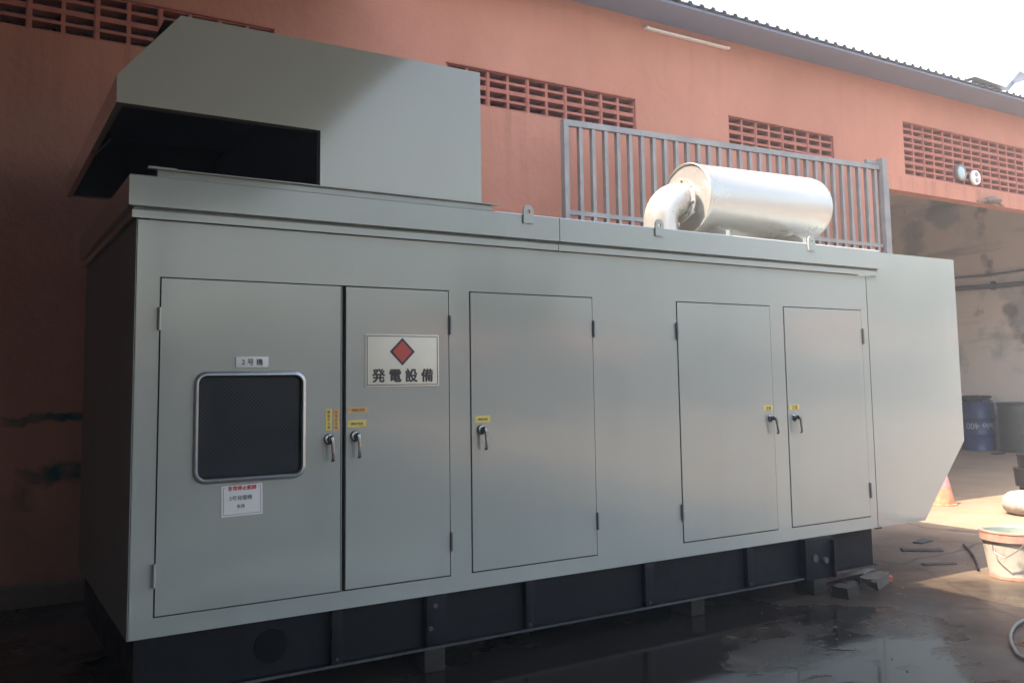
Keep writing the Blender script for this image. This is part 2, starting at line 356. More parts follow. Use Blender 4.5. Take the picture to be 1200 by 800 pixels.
def ground_mat():
    m = bpy.data.materials.new('wet_concrete_ground'); m.use_nodes = True
    N, L, b = nodes_of(m)
    tc = N.new('ShaderNodeTexCoord'); sp = N.new('ShaderNodeSeparateXYZ'); L.new(tc.outputs['Object'], sp.inputs[0])
    def noise(sc, det=7, st=(1,1,1), rg=.58):
        mp = N.new('ShaderNodeMapping'); mp.inputs['Scale'].default_value = st; L.new(tc.outputs['Object'], mp.inputs[0])
        n = N.new('ShaderNodeTexNoise'); n.inputs['Scale'].default_value = sc; n.inputs['Detail'].default_value = det; n.inputs['Roughness'].default_value = rg
        L.new(mp.outputs[0], n.inputs['Vector']); return n.outputs['Fac']
    def ramp(f, p0, p1, c0, c1):
        r = N.new('ShaderNodeValToRGB'); r.color_ramp.elements[0].position = p0; r.color_ramp.elements[1].position = p1
        r.color_ramp.elements[0].color = c0; r.color_ramp.elements[1].color = c1; L.new(f, r.inputs[0]); return r.outputs[0]
    def mix(f, a, c):
        x = N.new('ShaderNodeMix'); x.data_type = 'RGBA'
        if isinstance(f, float): x.inputs[0].default_value = f
        else: L.new(f, x.inputs[0])
        for k, q in ((6, a), (7, c)):
            if isinstance(q, tuple): x.inputs[k].default_value = q
            else: L.new(q, x.inputs[k])
        return x.outputs[2]
    def M(op, a, c=None):
        x = N.new('ShaderNodeMath'); x.operation = op
        for k, q in enumerate((a, c)):
            if q is None: continue
            if isinstance(q, (int, float)): x.inputs[k].default_value = q
            else: L.new(q, x.inputs[k])
        return x.outputs[0]
    # dampness: high around the generator, gone further along the yard
    mr = N.new('ShaderNodeMapRange'); mr.inputs[1].default_value = 4.2; mr.inputs[2].default_value = 8.2; mr.inputs[3].default_value = .70; mr.inputs[4].default_value = -.25
    L.new(M('ADD', sp.outputs[0], M('MULTIPLY', sp.outputs[1], .15)), mr.inputs[0])
    damp = M('ADD', mr.outputs[0], M('MULTIPLY', M('SUBTRACT', noise(.8, 8), .5), 1.5))
    dampc = ramp(damp, .0, .62, (0,0,0,1), (1,1,1,1))
    pud = ramp(M('SUBTRACT', M('ADD', damp, M('MULTIPLY', M('SUBTRACT', noise(.55, 6, st=(1,1.6,1)), .5), 2.4)), M('MAXIMUM', M('MULTIPLY', M('SUBTRACT', sp.outputs[0], 4.2), 1.6), 0)), .62, .80, (0,0,0,1), (1,1,1,1))
    dry = ramp(noise(1.3, 9), .3, .7, (.20,.145,.100,1), (.28,.205,.145,1))
    dry = mix(ramp(noise(9, 8), .5, .75, (0,0,0,1), (.5,.5,.5,1)), dry, (.19,.14,.105,1))
    wet = ramp(noise(2.1, 9), .3, .7, (.017,.013,.010,1), (.046,.034,.025,1))
    wet = mix(ramp(noise(14, 6, st=(1,.5,1)), .56, .70, (0,0,0,1), (.6,.6,.6,1)), wet, (.016,.013,.012,1))
    c = mix(dampc, dry, wet)
    c = mix(pud, c, (.016,.013,.012,1))
    # control joints / cracks
    vo = N.new('ShaderNodeTexVoronoi'); vo.feature = 'DISTANCE_TO_EDGE'; vo.inputs['Scale'].default_value = .33
    nz = N.new('ShaderNodeTexNoise'); nz.inputs['Scale'].default_value = 1.5; L.new(tc.outputs['Object'], nz.inputs['Vector'])
    va = N.new('ShaderNodeVectorMath'); va.operation = 'MULTIPLY_ADD'; va.inputs[1].default_value = (.5,.5,0)
    L.new(nz.outputs['Color'], va.inputs[0]); L.new(tc.outputs['Object'], va.inputs[2]); L.new(va.outputs[0], vo.inputs['Vector'])
    crack = ramp(vo.outputs['Distance'], .0, .006, (.8,.8,.8,1), (0,0,0,1))
    c = mix(crack, c, (.025,.02,.018,1))
    L.new(c, b.inputs['Base Color'])
    rr = mix(pud, mix(dampc, (.62,.62,.62,1), ramp(noise(1.5, 5), .3, .7, (.24,.24,.24,1), (.5,.5,.5,1))), (.09,.09,.09,1))
    L.new(rr, b.inputs['Roughness'])
    bp = N.new('ShaderNodeBump'); bp.inputs['Distance'].default_value = .012
    h = M('MULTIPLY', noise(6, 5), M('SUBTRACT', 1.02, M('MAXIMUM', M('MULTIPLY', pud, .97), M('MULTIPLY', dampc, .72))))
    L.new(h, bp.inputs['Height']); L.new(bp.outputs[0], b.inputs['Normal'])
    return m
GROUND = ground_mat()

# ------------------------------------------------------------------ ground
g = MB()
xs = [-200,-30,-10,0,10,20,40,200]; ys = [-200,-30,-10,0,10,30,200]
for i in range(len(xs)-1):
    for j in range(len(ys)-1):
        g.add([(xs[i],ys[j],0),(xs[i+1],ys[j],0),(xs[i+1],ys[j+1],0),(xs[i],ys[j+1],0)], [(0,1,2,3)])
go = g.build('ground', GROUND, smooth=0); go['kind'] = 'structure'

# ------------------------------------------------------------------ warehouse
WY = 2.75; WT = .17
wh = thing('warehouse', 'long salmon painted warehouse with breeze block vents, corrugated eave and open bay at right', 'building', (0,0,0))
BW, BH = .4262, .1725
vents = [(1.392-6*BW, 1.392, 3.857, 2), (2.912, 2.912+5*BW, 3.868, 2), (6.331, 6.331+4*BW, 3.892, 2), (9.385, 9.385+10*BW, 3.922, 4)]
X0, X1, Z1 = -9.0, 24.0, 5.09
holes = [(a, b, z, z+n*BH) for a, b, z, n in vents] + [(8.9, 16.25, -1, 3.71), (17.0, 22.0, -1, 3.4)]
xs = sorted(set([X0, X1] + [h[0] for h in holes] + [h[1] for h in holes] + [-4, 2, 6, 8.5]))
zs = sorted(set([0, Z1] + [max(0, h[2]) for h in holes] + [h[3] for h in holes]))
def solid(i, j):
    cx = (xs[i]+xs[i+1])/2; cz = (zs[j]+zs[j+1])/2
    return not any(a < cx < b and c < cz < d for a, b, c, d in holes)
MB().grid(xs, zs, solid, WY, WY+WT).build('front_wall', SALMON, wh, smooth=0)
# raised paint-dark rim round the vents and the blocks themselves
for a, b, z, n in vents:
    v = MB(); nb = round((b-a)/BW)
    gx = [a]; hx = []
    for k in range(nb):
        x = a+k*BW
        for (p, q) in ((.020, .198), (.226, .406)):
            gx += [x+p, x+q]; hx.append((x+p, x+q))
    gx.append(b); gz = [z]; hz = []
    for k in range(n):
        for (p, q) in ((.018, .073), (.097, .152)):
            gz += [z+k*BH+p, z+k*BH+q]; hz.append((z+k*BH+p, z+k*BH+q))
    gz.append(z+n*BH)
    v.grid(gx, gz, lambda i, j: not (i % 2 == 1 and j % 2 == 1), WY+.012, WY+.125)
    # slim raised fins on every block joint, so each block reads
    for k in range(1, nb): v.box(a+k*BW-.012, a+k*BW-.004, WY+.004, WY+.0118, z+.002, z+n*BH-.002)
    v.box(a, b, WY-.012, WY+.0115, z+n*BH-.012, z+n*BH-.001)
    v.box(b-.012, b-.001, WY-.010, WY+.0115, z+.001, z+n*BH-.0125)
    o = v.build('breeze_block_vent', VENTM, wh, smooth=0)
# kerb along the wall foot
k = MB(); k.box(X0, 8.7, WY-.16, WY-.002, .0, .13, b=.012)
k.build('plinth', DARKCONC, wh)
# beam lining and pillars of the bay
b = MB(); b.box(8.62, 8.897, WY-.015, WY+WT+.05, .002, 3.707); b.build('pillar', SALMON, wh)
b = MB(); b.box(16.25, 16.45, WY-.01, 8.6, 0, 5.0); b.build('end_wall', INNER, wh, smooth=0)
b = MB(); b.box(X0, 16.24, 8.5, 8.68, 0, 5.0); b.build('back_wall', INNER, wh, smooth=0)
b = MB(); b.box(8.60, 8.75, WY+WT+.052, 8.49, 0, 5.0); b.build('partition_wall', INNER, wh, smooth=0)
b = MB(); b.box(X0, X0+.2, WY+WT+.002, 8.49, 0, 5.0); b.build('gable_wall', SALMON, wh, smooth=0)
# pipes along the end wall
p = MB(); p.tube([(16.17, y, 3.12+.02*math.sin(y*2.1)) for y in [3+.4*i for i in range(14)]], .05, 10)
p.tube([(16.2, y, 3.35+.012*math.sin(y*3)) for y in [3+.4*i for i in range(14)]], .022, 8)
for y in (4.2, 5.6, 7.0): p.box(16.13, 16.248, y, y+.05, 3.04, 3.20)
p.build('wall_pipe', mat('pipe_dark', (.06,.05,.05), rough=.6), wh)
# corrugated roof: pitched, with the eave overhanging the wall
def corr(name, x0, x1, ya, za, yb, zb, m, parent, pitch=.155, amp=.026, thick=.004):
    mb = MB(); n = int((x1-x0)/pitch)
    prof = []
    for i in range(n):
        x = x0+i*pitch
        prof += [(x, 0), (x+pitch*.52, 0), (x+pitch*.64, amp), (x+pitch*.88, amp)]
    prof.append((x0+n*pitch, 0))
    vs = []; fs = []
    for t in (0, thick):
        for (y, z) in ((ya, za), (yb, zb)):
            vs += [(x, y, z+h+t) for x, h in prof]
    m_ = len(prof)
    for i in range(m_-1):
        fs.append((i, i+m_, i+1+m_, i+1)); fs.append((2*m_+i, 2*m_+i+1, 3*m_+i+1, 3*m_+i))
        fs.append((i, i+1, 2*m_+i+1, 2*m_+i)); fs.append((m_+i, 3*m_+i, 3*m_+i+1, m_+i+1))
    fs += [(0, 2*m_, 3*m_, m_), (m_-1, 2*m_-1, 4*m_-1, 3*m_-1)]
    mb.add(vs, fs)
    return mb.build(name, m, parent, smooth=0)
corr('roof', X0-.3, 24.2, 2.28, 5.098, 5.7, 5.62, ROOFM, wh)
corr('roof', X0-.3, 24.2, 5.64, 5.645, 9.0, 5.10, ROOFM, wh)
b = MB(); b.box(8.76, 16.24, WY+WT+.002, 8.49, 4.93, 5.0); b.build('ceiling', INNER, wh, smooth=0)
f = MB(); f.box(X0-.25, 24.1, 2.32, WY-.003, 5.066, 5.092)
f.build('soffit', mat('eave_steel', (.17,.21,.33), rough=.5, var=.1, vscale=1.2), wh, smooth=0)
# lifted loose end of a sheet and a broken edge strip on the roof
ls = MB()
ls.prism([(11.05,5.20),(11.40,5.47),(11.43,5.50),(11.78,5.475),(11.80,5.465),(11.44,5.485),(11.41,5.455),(11.08,5.19)], 2.35, 2.95)
ls.prism([(11.08,5.18),(11.405,5.452),(11.43,5.474),(11.775,5.462),(11.50,5.25),(11.46,5.18)], 2.60, 2.606)
tag(ls.build('loose_roof_sheet', ROOFM), 'bent loose sheet of metal sticking up from the edge of the warehouse roof', 'metal sheet')
ls = MB(); ls.M = Matrix.Translation((10.45, 2.26, 5.150)) @ Matrix.Rotation(R_(2), 4, 'Y')
ls.box(-.3, .42, -.03, .25, 0, .006)
tag(ls.build('flashing_strip', ROOFM), 'flat torn flashing strip lying on the roof edge beside the bent loose sheet', 'metal strip')

# wall fittings ---------------------------------------------------
t = thing('tube_light', 'white fluorescent tube fitting high on the salmon wall under the eave', 'wall light', (5.18, WY, 4.955))
m_ = MB(); m_.box(0, 1.16, -.030, -.002, .000, .022, b=.003); m_.build('batten', WHITE, t)
m_ = MB(); m_.tube([(.03, -.048, .010), (1.13, -.048, .010)], .011, 12); m_.box(0, .03, -.060, -.031, -.004, .022, b=.003); m_.box(1.13, 1.16, -.060, -.031, -.004, .022, b=.003)
m_.build('tube', WHITE, t)
t = thing('round_lamp', 'round grey rimmed glass lamp on the large vent, left of the white disc lamp', 'wall lamp', (10.53, WY-.01, 4.07))
m_ = MB(); m_.lathe([(0,.0),(.105,.0),(.110,-.02),(.105,-.04),(.088,-.045),(.080,-.038)], (0,0,0), 32, 'y'); m_.build('rim', GALV, t)
m_ = MB(); m_.lathe([(.080,-.038),(.055,-.05),(.0,-.055)], (0,0,0), 32, 'y'); m_.build('lens', mat('lamp_lens', (.35,.50,.55), rough=.12, spec=.8), t)
t = thing('disc_lamp', 'white disc lamp with two grey spots, right of the glass lamp on the vent', 'wall lamp', (10.86, WY-.01, 4.04))
m_ = MB(); m_.lathe([(0,.0),(.098,.0),(.103,-.02),(.096,-.038),(.0,-.040)], (0,0,0), 32, 'y'); m_.build('housing', mat('lamp_white', (.8,.79,.78), rough=.3), t)
for z in (-.04, .04):
    m_ = MB(); m_.lathe([(.032,-.0405),(.030,-.050),(.0,-.052)], (0,0,z), 20, 'y'); m_.build('lamp_spot', mat('spot_grey', (.32,.30,.32), rough=.4), t)
cl = MB()
for i in range(16):
    a = random.random()*6.28
    cl.tube([(random.uniform(-.14,.14), random.uniform(-.05,.05), random.uniform(-.02,.04)) for _ in range(4)], .014, 6)
cl.lathe([(0,-.03),(.10,-.02),(.13,.01),(.09,.05),(.04,.075),(0,.08)], (0,0,0), 11)
for q in range(3): cl.tube([(-.3+q*.05,.03,-.01),(-.1,0,.02*q),(.1,-.02,.01),(.33-.04*q,.03,-.02)], .010, 6)
o = cl.build('cable_bundle', mat('bundle_grey', (.20,.16,.14), rough=.9)); o.location = (11.18, WY-.055, 3.735)
tag(o, 'grey tangled bundle of cable on the lower edge of the salmon beam over the bay', 'cable bundle')

# ------------------------------------------------------------------ yard canopy (throws the shade on the left half)
cn = thing('canopy', 'corrugated metal canopy over the left half of the yard', 'canopy', (0,0,0))
CX = 2.08
CANM = mat('canopy_sheet', (.10,.11,.12), rough=.6, var=.1)
corr('roof_sheet', -7.0, CX, -2.6, 4.464, 2.60, 4.80, CANM, cn, pitch=.2, amp=.03)
corr('roof_sheet', -7.0, 2.90, -9.0, 4.02, -2.5, 4.442, CANM, cn, pitch=.2, amp=.03)
f = MB()
for y in (-8.8, -6.6, -4.4, -2.2, 0.0, 2.2):
    z = 4.05+(y+9.0)/11.6*.75
    f.box(-7.0, CX-.02, y, y+.06, z-.11, z-.006)
f.build('rafter', BASE, cn)
for x, y in ((-6.8,-8.7),(1.6,-8.7),(-6.8,-4)):
    MB().box(x, x+.1, y, y+.1, 0, 3.92).build('post', BASE, cn)
sw = MB(); sw.box(-2.5, -2.3, -7.0, 2.55, 0, 3.9)  # added out of view to keep side light off the left end
tag(sw.build('side_wall', DARKCONC, smooth=0), 'dark rendered side wall closing the left of the yard under the canopy', 'wall')

# ------------------------------------------------------------------ generator cabinet
ZB, ZT, L0, L1, DY = .36, 2.105, 0.0, 4.80, 1.82
gen = thing('diesel_generator', 'large grey enclosed generator set with five doors, rooftop hood and silver silencer', 'generator', (0,0,0))
ZD0, ZD1 = .439, 1.862
doors = [(.097,.911),(.929,1.488),(1.605,2.395),(3.018,3.820),(3.943,4.731)]
xs = sorted([L0, L1] + [.097, 1.488] + [v for d in doors[2:] for v in d]); zs = [ZB, ZD0, ZD1, ZT]
op = [(.097,1.488)] + doors[2:]
MB().grid(xs, zs, lambda i, j: not (j == 1 and any(a < (xs[i]+xs[i+1])/2 < b for a, b in op)), 0, .022).build('front_panel', PAINT, gen, smooth=0)
b = MB(); b.box(.004, L1, .0225, DY, ZB+.002, ZT-.001); b.build('inner_box', GAP, gen, smooth=0)
b = MB(); b.box(-.003, .0035, .0, DY, ZB, ZT); b.build('side_panel', mat('side_paint', (.30,.32,.31), rough=.55, var=.06, vscale=1.5, spec=.3, ndet=2), gen, smooth=0)
b = MB(); b.box(L0, L1, DY+.001, DY+.006, ZB, ZT); b.build('rear_panel', PAINT, gen, smooth=0)
# central post strip between the first two doors
MB().box(.9125, .9165, -.002, .02, ZD0+.004, ZD1-.004).build('door_seal', mat('seal', (.30,.32,.31), rough=.4), gen, smooth=0)

def chandle():
    h = MB()
    h.lathe([(0,0),(.024,0),(.026,-.006),(.023,-.012),(.014,-.014),(.013,-.034),(.0,-.034)], (0,0,0), 24, 'y')
    pts = [(.0,-.030,.016), (.002,-.038,.006), (.004,-.042,-.012), (.006,-.042,-.05), (.006,-.043,-.088), (.006,-.040,-.096), (.004,-.030,-.099)]
    h.tube(pts, [.008,.012,.0105,.0085,.0075,.0085,.006], 12, flat=.8)
    return h
hmesh = None
dinfo = [((.097,.911), [ (.096,1.632,1.73), (.096,.563,.66)], (.853,1.140), 'tall door with a wired glass window'),
         ((.929,1.488), [(1.4895,1.636,1.732),(1.4895,.562,.653)], (.983,1.148), 'narrow door with the red diamond sign'),
         ((1.605,2.395), [(2.397,1.636,1.728),(2.397,.579,.671)], (1.668,1.152), None),
         ((3.018,3.820), [(3.0165,1.63,1.732),(3.0165,.568,.666)], (3.786,1.142), None),
         ((3.943,4.731), [(4.7325,1.623,1.73),(4.7325,.568,.671)], (4.010,1.140), None)]
dobj = []
for k, ((a, b_), hg, hp, lb) in enumerate(dinfo):
    d = MB()
    if k == 0:   # the window opening is cut out of the door
        gx = [a+.006, .262, .727, b_-.003]; gz = [ZD0+.006, .990, 1.440, ZD1-.006]
        d.grid(gx, gz, lambda i, j: not (i == 1 and j == 1), -.004, .018)
        o = d.build('door', PAINT_DOOR, gen, smooth=0, label=lb)
    else:
        d.box(a+.006, b_-.006, -.004, .018, ZD0+.006, ZD1-.006, b=.002)
        o = d.build('door', PAINT_DOOR, gen, smooth=0, label=lb)
    dobj.append(o)
    for hx, z0, z1 in hg:
        h = MB(); h.tube([(hx, -.010, z0), (hx, -.010, z1)], .0075, 12); h.box(hx-.006, hx+.006, -.008, .001, z0+.004, z1-.004)
        h.build('hinge', PAINT if k in (0,) else GALV, o)
    if hmesh is None: ho = chandle().build('handle', CHROME, o); hmesh = ho.data
    else:
        ho = bpy.data.objects.new('handle', hmesh); COL.objects.link(ho); ho.parent = o
    ho.location = (hp[0], -.004, hp[1])
    if k == 3: ho.rotation_euler = (0, R_(-9), 0)
    if k == 4: ho.rotation_euler = (0, R_(-5), 0)

# window in the first door
def rrect(x0, x1, z0, z1, r, n=8):
    pts = []
    for cx, cz, a0 in ((x1-r, z0+r, -90), (x1-r, z1-r, 0), (x0+r, z1-r, 90), (x0+r, z0+r, 180)):
        for i in range(n+1):
            a = R_(a0+90*i/n); pts.append((cx+r*math.cos(a), cz+r*math.sin(a)))
    return pts
def ring(mb, prof, box):
    """sweep a (inset, y) profile round a rounded rectangle"""
    x0, x1, z0, z1, r = box; rows = []
    for ins, y in prof:
        rows.append([(px, y, pz) for px, pz in rrect(x0+ins, x1-ins, z0+ins, z1-ins, max(.002, r-ins))])
    n = len(rows[0]); vs = [p for rw in rows for p in rw]; fs = []
    for k in range(len(rows)-1):
        for i in range(n):
            j = (i+1) % n; fs.append((k*n+i, k*n+j, (k+1)*n+j, (k+1)*n+i))
    mb.add(vs, fs)
fr = MB(); ring(fr, [(0,-.004),(.001,-.012),(.006,-.017),(.016,-.018),(.021,-.013),(.023,-.006),(.024,.016)], (.243,.741,.972,1.456,.055))
fr.build('window_frame', ALU, dobj[0], smooth=40)
gl = MB(); gl.prism(rrect(.2655,.7185,.9945,1.4335,.034), .004, .009); gl.build('window_glass', GLASSD, dobj[0], smooth=0)
gk = MB(); ring(gk, [(0,-.0095),(.002,-.0125),(.0045,-.0095),(.0045,.0035),(0,.0035)], (.2650,.7190,.994,1.434,.034)); gk.build('window_gasket', BLACKP, dobj[0])

# plates, notices and stickers
def plate(x0, x1, z0, z1, y=-.006, tilt=0): return (x0, x1, z0, z1)
p = MB(); p.box(.420,.565,-.0085,-.0045,1.474,1.521, b=.001, mi=0); p.text('2 号 機', .034, .4925, -.0092, 1.4975, 1, bold=.0004, width=.094)
p.build('name_plate', [WHITE, INK], dobj[0])
p = MB(); p.M = Matrix.Translation((.456,0,.892)) @ Matrix.Rotation(R_(-1.0), 4, 'Y')
hw, hh = .0895, .067
p.box(-hw, hw, -.0055, -.0045, -hh, hh, mi=0)
for q in ((-hw+.008,-.068,hh-.0105,hh-.009),(.068,hw-.008,hh-.0105,hh-.009),(-hw+.008,hw-.008,-hh+.008,-hh+.0095),(-hw+.008,-hw+.0095,-hh+.0095,hh-.0105),(hw-.0095,hw-.008,-hh+.0095,hh-.0105)):
    p.box(q[0], q[1], -.0062, -.00551, q[2], q[3], mi=1)
p.text('非常停止範囲', .022, 0, -.0062, hh-.013, 2, bold=.0006, width=.122)
p.text('2号発電機', .021, -.006, -.0062, .012, 1, bold=.0001, width=.098)
p.text('本体', .018, -.006, -.0062, -.024, 1, bold=.0001, width=.036)
p.build('notice', [WHITE, mat('notice_ink', (.10,.11,.15), rough=.6), REDINK], dobj[0])
# generator warning sign
p = MB(); x0, x1, z0, z1 = 1.032, 1.425, 1.378, 1.632
p.box(x0, x1, -.0075, -.0045, z0, z1, b=.001, mi=0)
for q in ((x0+.007,x1-.007,z0+.007,z0+.0105),(x0+.007,x1-.007,z1-.0105,z1-.007),(x0+.007,x0+.0105,z0+.0105,z1-.0105),(x1-.0105,x1-.007,z0+.0105,z1-.0105)):
    p.box(q[0], q[1], -.0081, -.00751, q[2], q[3], mi=1)
cx, cz = 1.225, 1.548
p.prism([(cx-.067,cz),(cx,cz-.068),(cx+.067,cz),(cx,cz+.068)], -.0081, -.00751, mi=1)
p.prism([(cx-.052,cz),(cx,cz-.053),(cx+.052,cz),(cx,cz+.053)], -.0087, -.00811, mi=2)
p.text('発 電 設 備', .066, 1.2285, -.0082, 1.432, 1, bold=.0022, width=.322)
p.build('warning_sign', [CREAM, INK, REDSIGN], dobj[1])
def sticker(x0, x1, z0, z1, m, txt, parent, vertical=False):
    p = MB(); p.box(x0, x1, -.0052, -.0043, z0, z1, mi=0)
    if vertical:
        n = len(txt)
        for i, ch in enumerate(txt):
            p.text(ch, .013, (x0+x1)/2, -.0058, z1-.012-(z1-z0-.02)*i/(n-1)*.9-.003, 1, bold=.0002)
    else:
        p.text(txt, .014, (x0+x1)/2, -.0058, (z0+z1)/2, 1, bold=.0004, width=(x1-x0)*.62)
    p.build('sticker', [m, STICKINK], parent)
sticker(.836,.866,1.181,1.279, YEL, '運転中注意', dobj[0], True)
sticker(.874,.901,1.178,1.278, ORA, '高電圧注意', dobj[0], True)
sticker(.945,1.047,1.258,1.283, ORA, '高電圧注意', dobj[1])
sticker(.943,1.038,1.190,1.223, YEL, '運転中注意', dobj[1])
sticker(1.631,1.720,1.187,1.222, YEL, '運転中注意', dobj[2])
sticker(3.728,3.806,1.189,1.221, YEL, '注意', dobj[3])
sticker(3.963,4.055,1.188,1.221, YEL, '注意', dobj[4])

# cornice
c = MB()
def cornice(x0, x1):
    prof = [(.0,2.1075),(-.024,2.1075),(-.024,2.140),(-.012,2.152),(-.040,2.157),(-.040,2.284),(-.034,2.289),(.06,2.289),(.06,2.262),(.0,2.262)]
    return prof
# front run in two lengths with a seam, and a return on the left side
def sweep(prof, x0, x1, miter=True, mb=None):
    n = len(prof); mb = mb or MB()
    A = [((x0+(y if miter else 0)), y, z) for y, z in prof]; B = [(x1, y, z) for y, z in prof]
    mb.add(A+B, [(i, (i+1) % n, (i+1) % n+n, i+n) for i in range(n)] + [list(range(n-1,-1,-1)) , list(range(n, 2*n))])
    return mb
PR = cornice(0, 0)
PR2 = PR[::-1]
sweep(PR2, .0, 2.153).build('cornice', PAINT, gen, smooth=0)
sweep(PR2, 2.157, 4.916, miter=False).build('cornice', PAINT, gen, smooth=0)
sd = MB(); n = len(PR)
A = [(y, y, z) for y, z in PR2]; B = [(y, DY+.04, z) for y, z in PR2]
sd.add(A+B, [(i, i+n, (i+1) % n+n, (i+1) % n) for i in range(n)] + [list(range(n)), list(range(2*n-1, n-1, -1))])
sd.build('cornice', PAINT, gen, smooth=0)
b = MB(); b.box(.0605, 4.80, .0605, DY, 2.10, 2.262); b.box(0.0605, 4.9, DY+.001, DY+.04, 2.11, 2.285); b.build('roof_deck', PAINT, gen, smooth=0)
# lip frame that carries the hood
b = MB(); b.box(.075, 1.742, -.012, -.008, 2.2905, 2.322); b.box(.035, 1.77, -.036, -.008, 2.3225, 2.3265); b.box(.035,.15,-.036,.0,2.3275,2.331)
b.build('hood_flange', PAINT, gen, smooth=0)
# tapered end duct
poly = [(4.8025,ZB),(5.338,ZB),(5.869,.905),(5.869,2.283),(4.9185,2.283),(4.9185,2.1065),(4.8025,2.1065)]
b = MB(); b.prism(poly, .0, .0, 'y') if False else None
b = MB(); b.prism([(4.8085,ZB+.0005),(5.338,ZB+.0005),(5.869,.905),(5.869,2.283),(4.9185,2.283),(4.9185,2.106),(4.8085,2.106)], .001, DY, 'y')
b.build('end_duct', PAINT, gen, smooth=0)
b = MB(); b.prism([(4.8005,ZB+.004),(4.8080,ZB+.004),(4.8080,2.105),(4.8005,2.105)], .003, .02, 'y'); b.build('duct_seam', GAP, gen, smooth=0)
b = MB(); b.box(4.80, 4.86, .012, .03, ZB-.012, ZB-.001); b.build('drain_clip', BASE, gen, smooth=0)

# hood on the roof: a shell that is open below and at the left
HY0, HY1 = .02, 2.22
hp = [(.164,3.040),(-.092,2.724),(-.090,2.613),(.812,2.613),(.812,2.329),(1.697,2.329),(1.697,3.045)]
hs = MB(); T = .012
hs.prism(hp, HY0, HY0+T); 
def slab(p, q, th=T, y0=HY0+T+.0004, y1=HY1-T-.0004):
    p = Vector((p[0], 0, p[1])); q = Vector((q[0], 0, q[1])); d = (q-p).normalized(); nrm = Vector((d.z, 0, -d.x))
    pts = [p, q, q+nrm*th, p+nrm*th]
    hs.prism([(v.x, v.z) for v in pts], y0, y1)
slab((.164,3.040), (1.697,3.045), T); slab((-.092,2.724), (.164,3.040), T); slab((-.090,2.613), (-.092,2.724), T)
slab((1.697,3.045), (1.697,2.329), T)
hs.prism(hp, HY1-T, HY1)
# folded lip along the lower edge of the front plate
hs.prism([(-.090,2.613),(.812,2.613),(.812,2.606),(-.090,2.606)], HY0-.0005, HY0+.055)
hs.prism([(-.090,2.613),(-.060,2.613),(-.060,2.606),(-.090,2.606)], HY0+.0555, HY1)
hood = hs.build('roof_hood', PAINT_HOOD, gen, smooth=0)
li = MB()  # black sheets put in so the open hood reads dark inside
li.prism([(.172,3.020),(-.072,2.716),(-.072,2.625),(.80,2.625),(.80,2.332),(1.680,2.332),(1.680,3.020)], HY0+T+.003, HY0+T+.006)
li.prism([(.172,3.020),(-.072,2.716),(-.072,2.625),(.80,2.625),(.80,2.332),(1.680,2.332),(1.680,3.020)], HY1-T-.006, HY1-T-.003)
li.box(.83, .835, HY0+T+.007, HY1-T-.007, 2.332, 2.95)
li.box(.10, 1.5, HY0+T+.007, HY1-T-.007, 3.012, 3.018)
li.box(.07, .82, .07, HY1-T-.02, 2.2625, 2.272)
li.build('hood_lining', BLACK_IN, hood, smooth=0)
lp = MB(); lp.tube([(1.02,.5,3.05),(1.02,.5,3.10),(1.03,.5,3.125),(1.05,.5,3.135),(1.07,.5,3.125),(1.08,.5,3.10),(1.08,.5,3.05)], .006, 8)
lp.build('lifting_loop', mat('loop_steel', (.25,.17,.15), rough=.6), hood)

# lifting lugs on the cornice
for lx in (1.948, 2.866, 4.194):
    l = MB(); w, hgt = .032, .10
    pts = [(-w,0),(w,0)] + [(w*math.cos(a), hgt-w+w*math.sin(a)) for a in [PI*i/8 for i in range(9)]]
    hole = [(0+.011*math.cos(2*PI*i/12), hgt-w-.004+.011*math.sin(2*PI*i/12)) for i in range(12)]
    bm = bmesh.new()
    o_ = [bm.verts.new((x, 0, z)) for x, z in pts]; h_ = [bm.verts.new((x, 0, z)) for x, z in hole]
    es = [bm.edges.new((o_[i], o_[(i+1) % len(o_)])) for i in range(len(o_))] + [bm.edges.new((h_[i], h_[(i+1) % 12])) for i in range(12)]
    bmesh.ops.triangle_fill(bm, use_beauty=True, edges=es)
    ext = bmesh.ops.extrude_face_region(bm, geom=bm.faces[:])
    for v in [g_ for g_ in ext['geom'] if isinstance(g_, bmesh.types.BMVert)]: v.co.y -= .009
    bmesh.ops.recalc_face_normals(bm, faces=bm.faces[:])
    l.bm(bm); o = l.build('lifting_lug', PAINT, gen, smooth=35); o.location = (lx, -.0405, 2.238)

# silencer
MY, MZ, MR = .80, 2.720, .260
TS = Matrix.Translation((3.87,MY,MZ)) @ Matrix.Rotation(R_(-1.4), 4, 'Y') @ Matrix.Translation((-3.87,-MY,-MZ))
mu = MB(); mu.M = TS; mu.lathe([(MR-.012,0.012),(MR-.004,0.0),(MR,.004),(MR,.03),(MR-.003,.034),(MR-.003,1.27),(MR-.012,1.32),(MR-.045,1.36),(MR-.10,1.385),(0,1.40)], (3.87,MY,MZ), 64, 'x')
sil = mu.build('silencer', SILVER, gen, smooth=40)
mu = MB(); mu.M = TS; mu.lathe([(0,.014),(.13,.016),(MR-.013,.0125)], (3.87,MY,MZ), 64, 'x'); mu.build('end_cap', SILVER, sil, smooth=40)
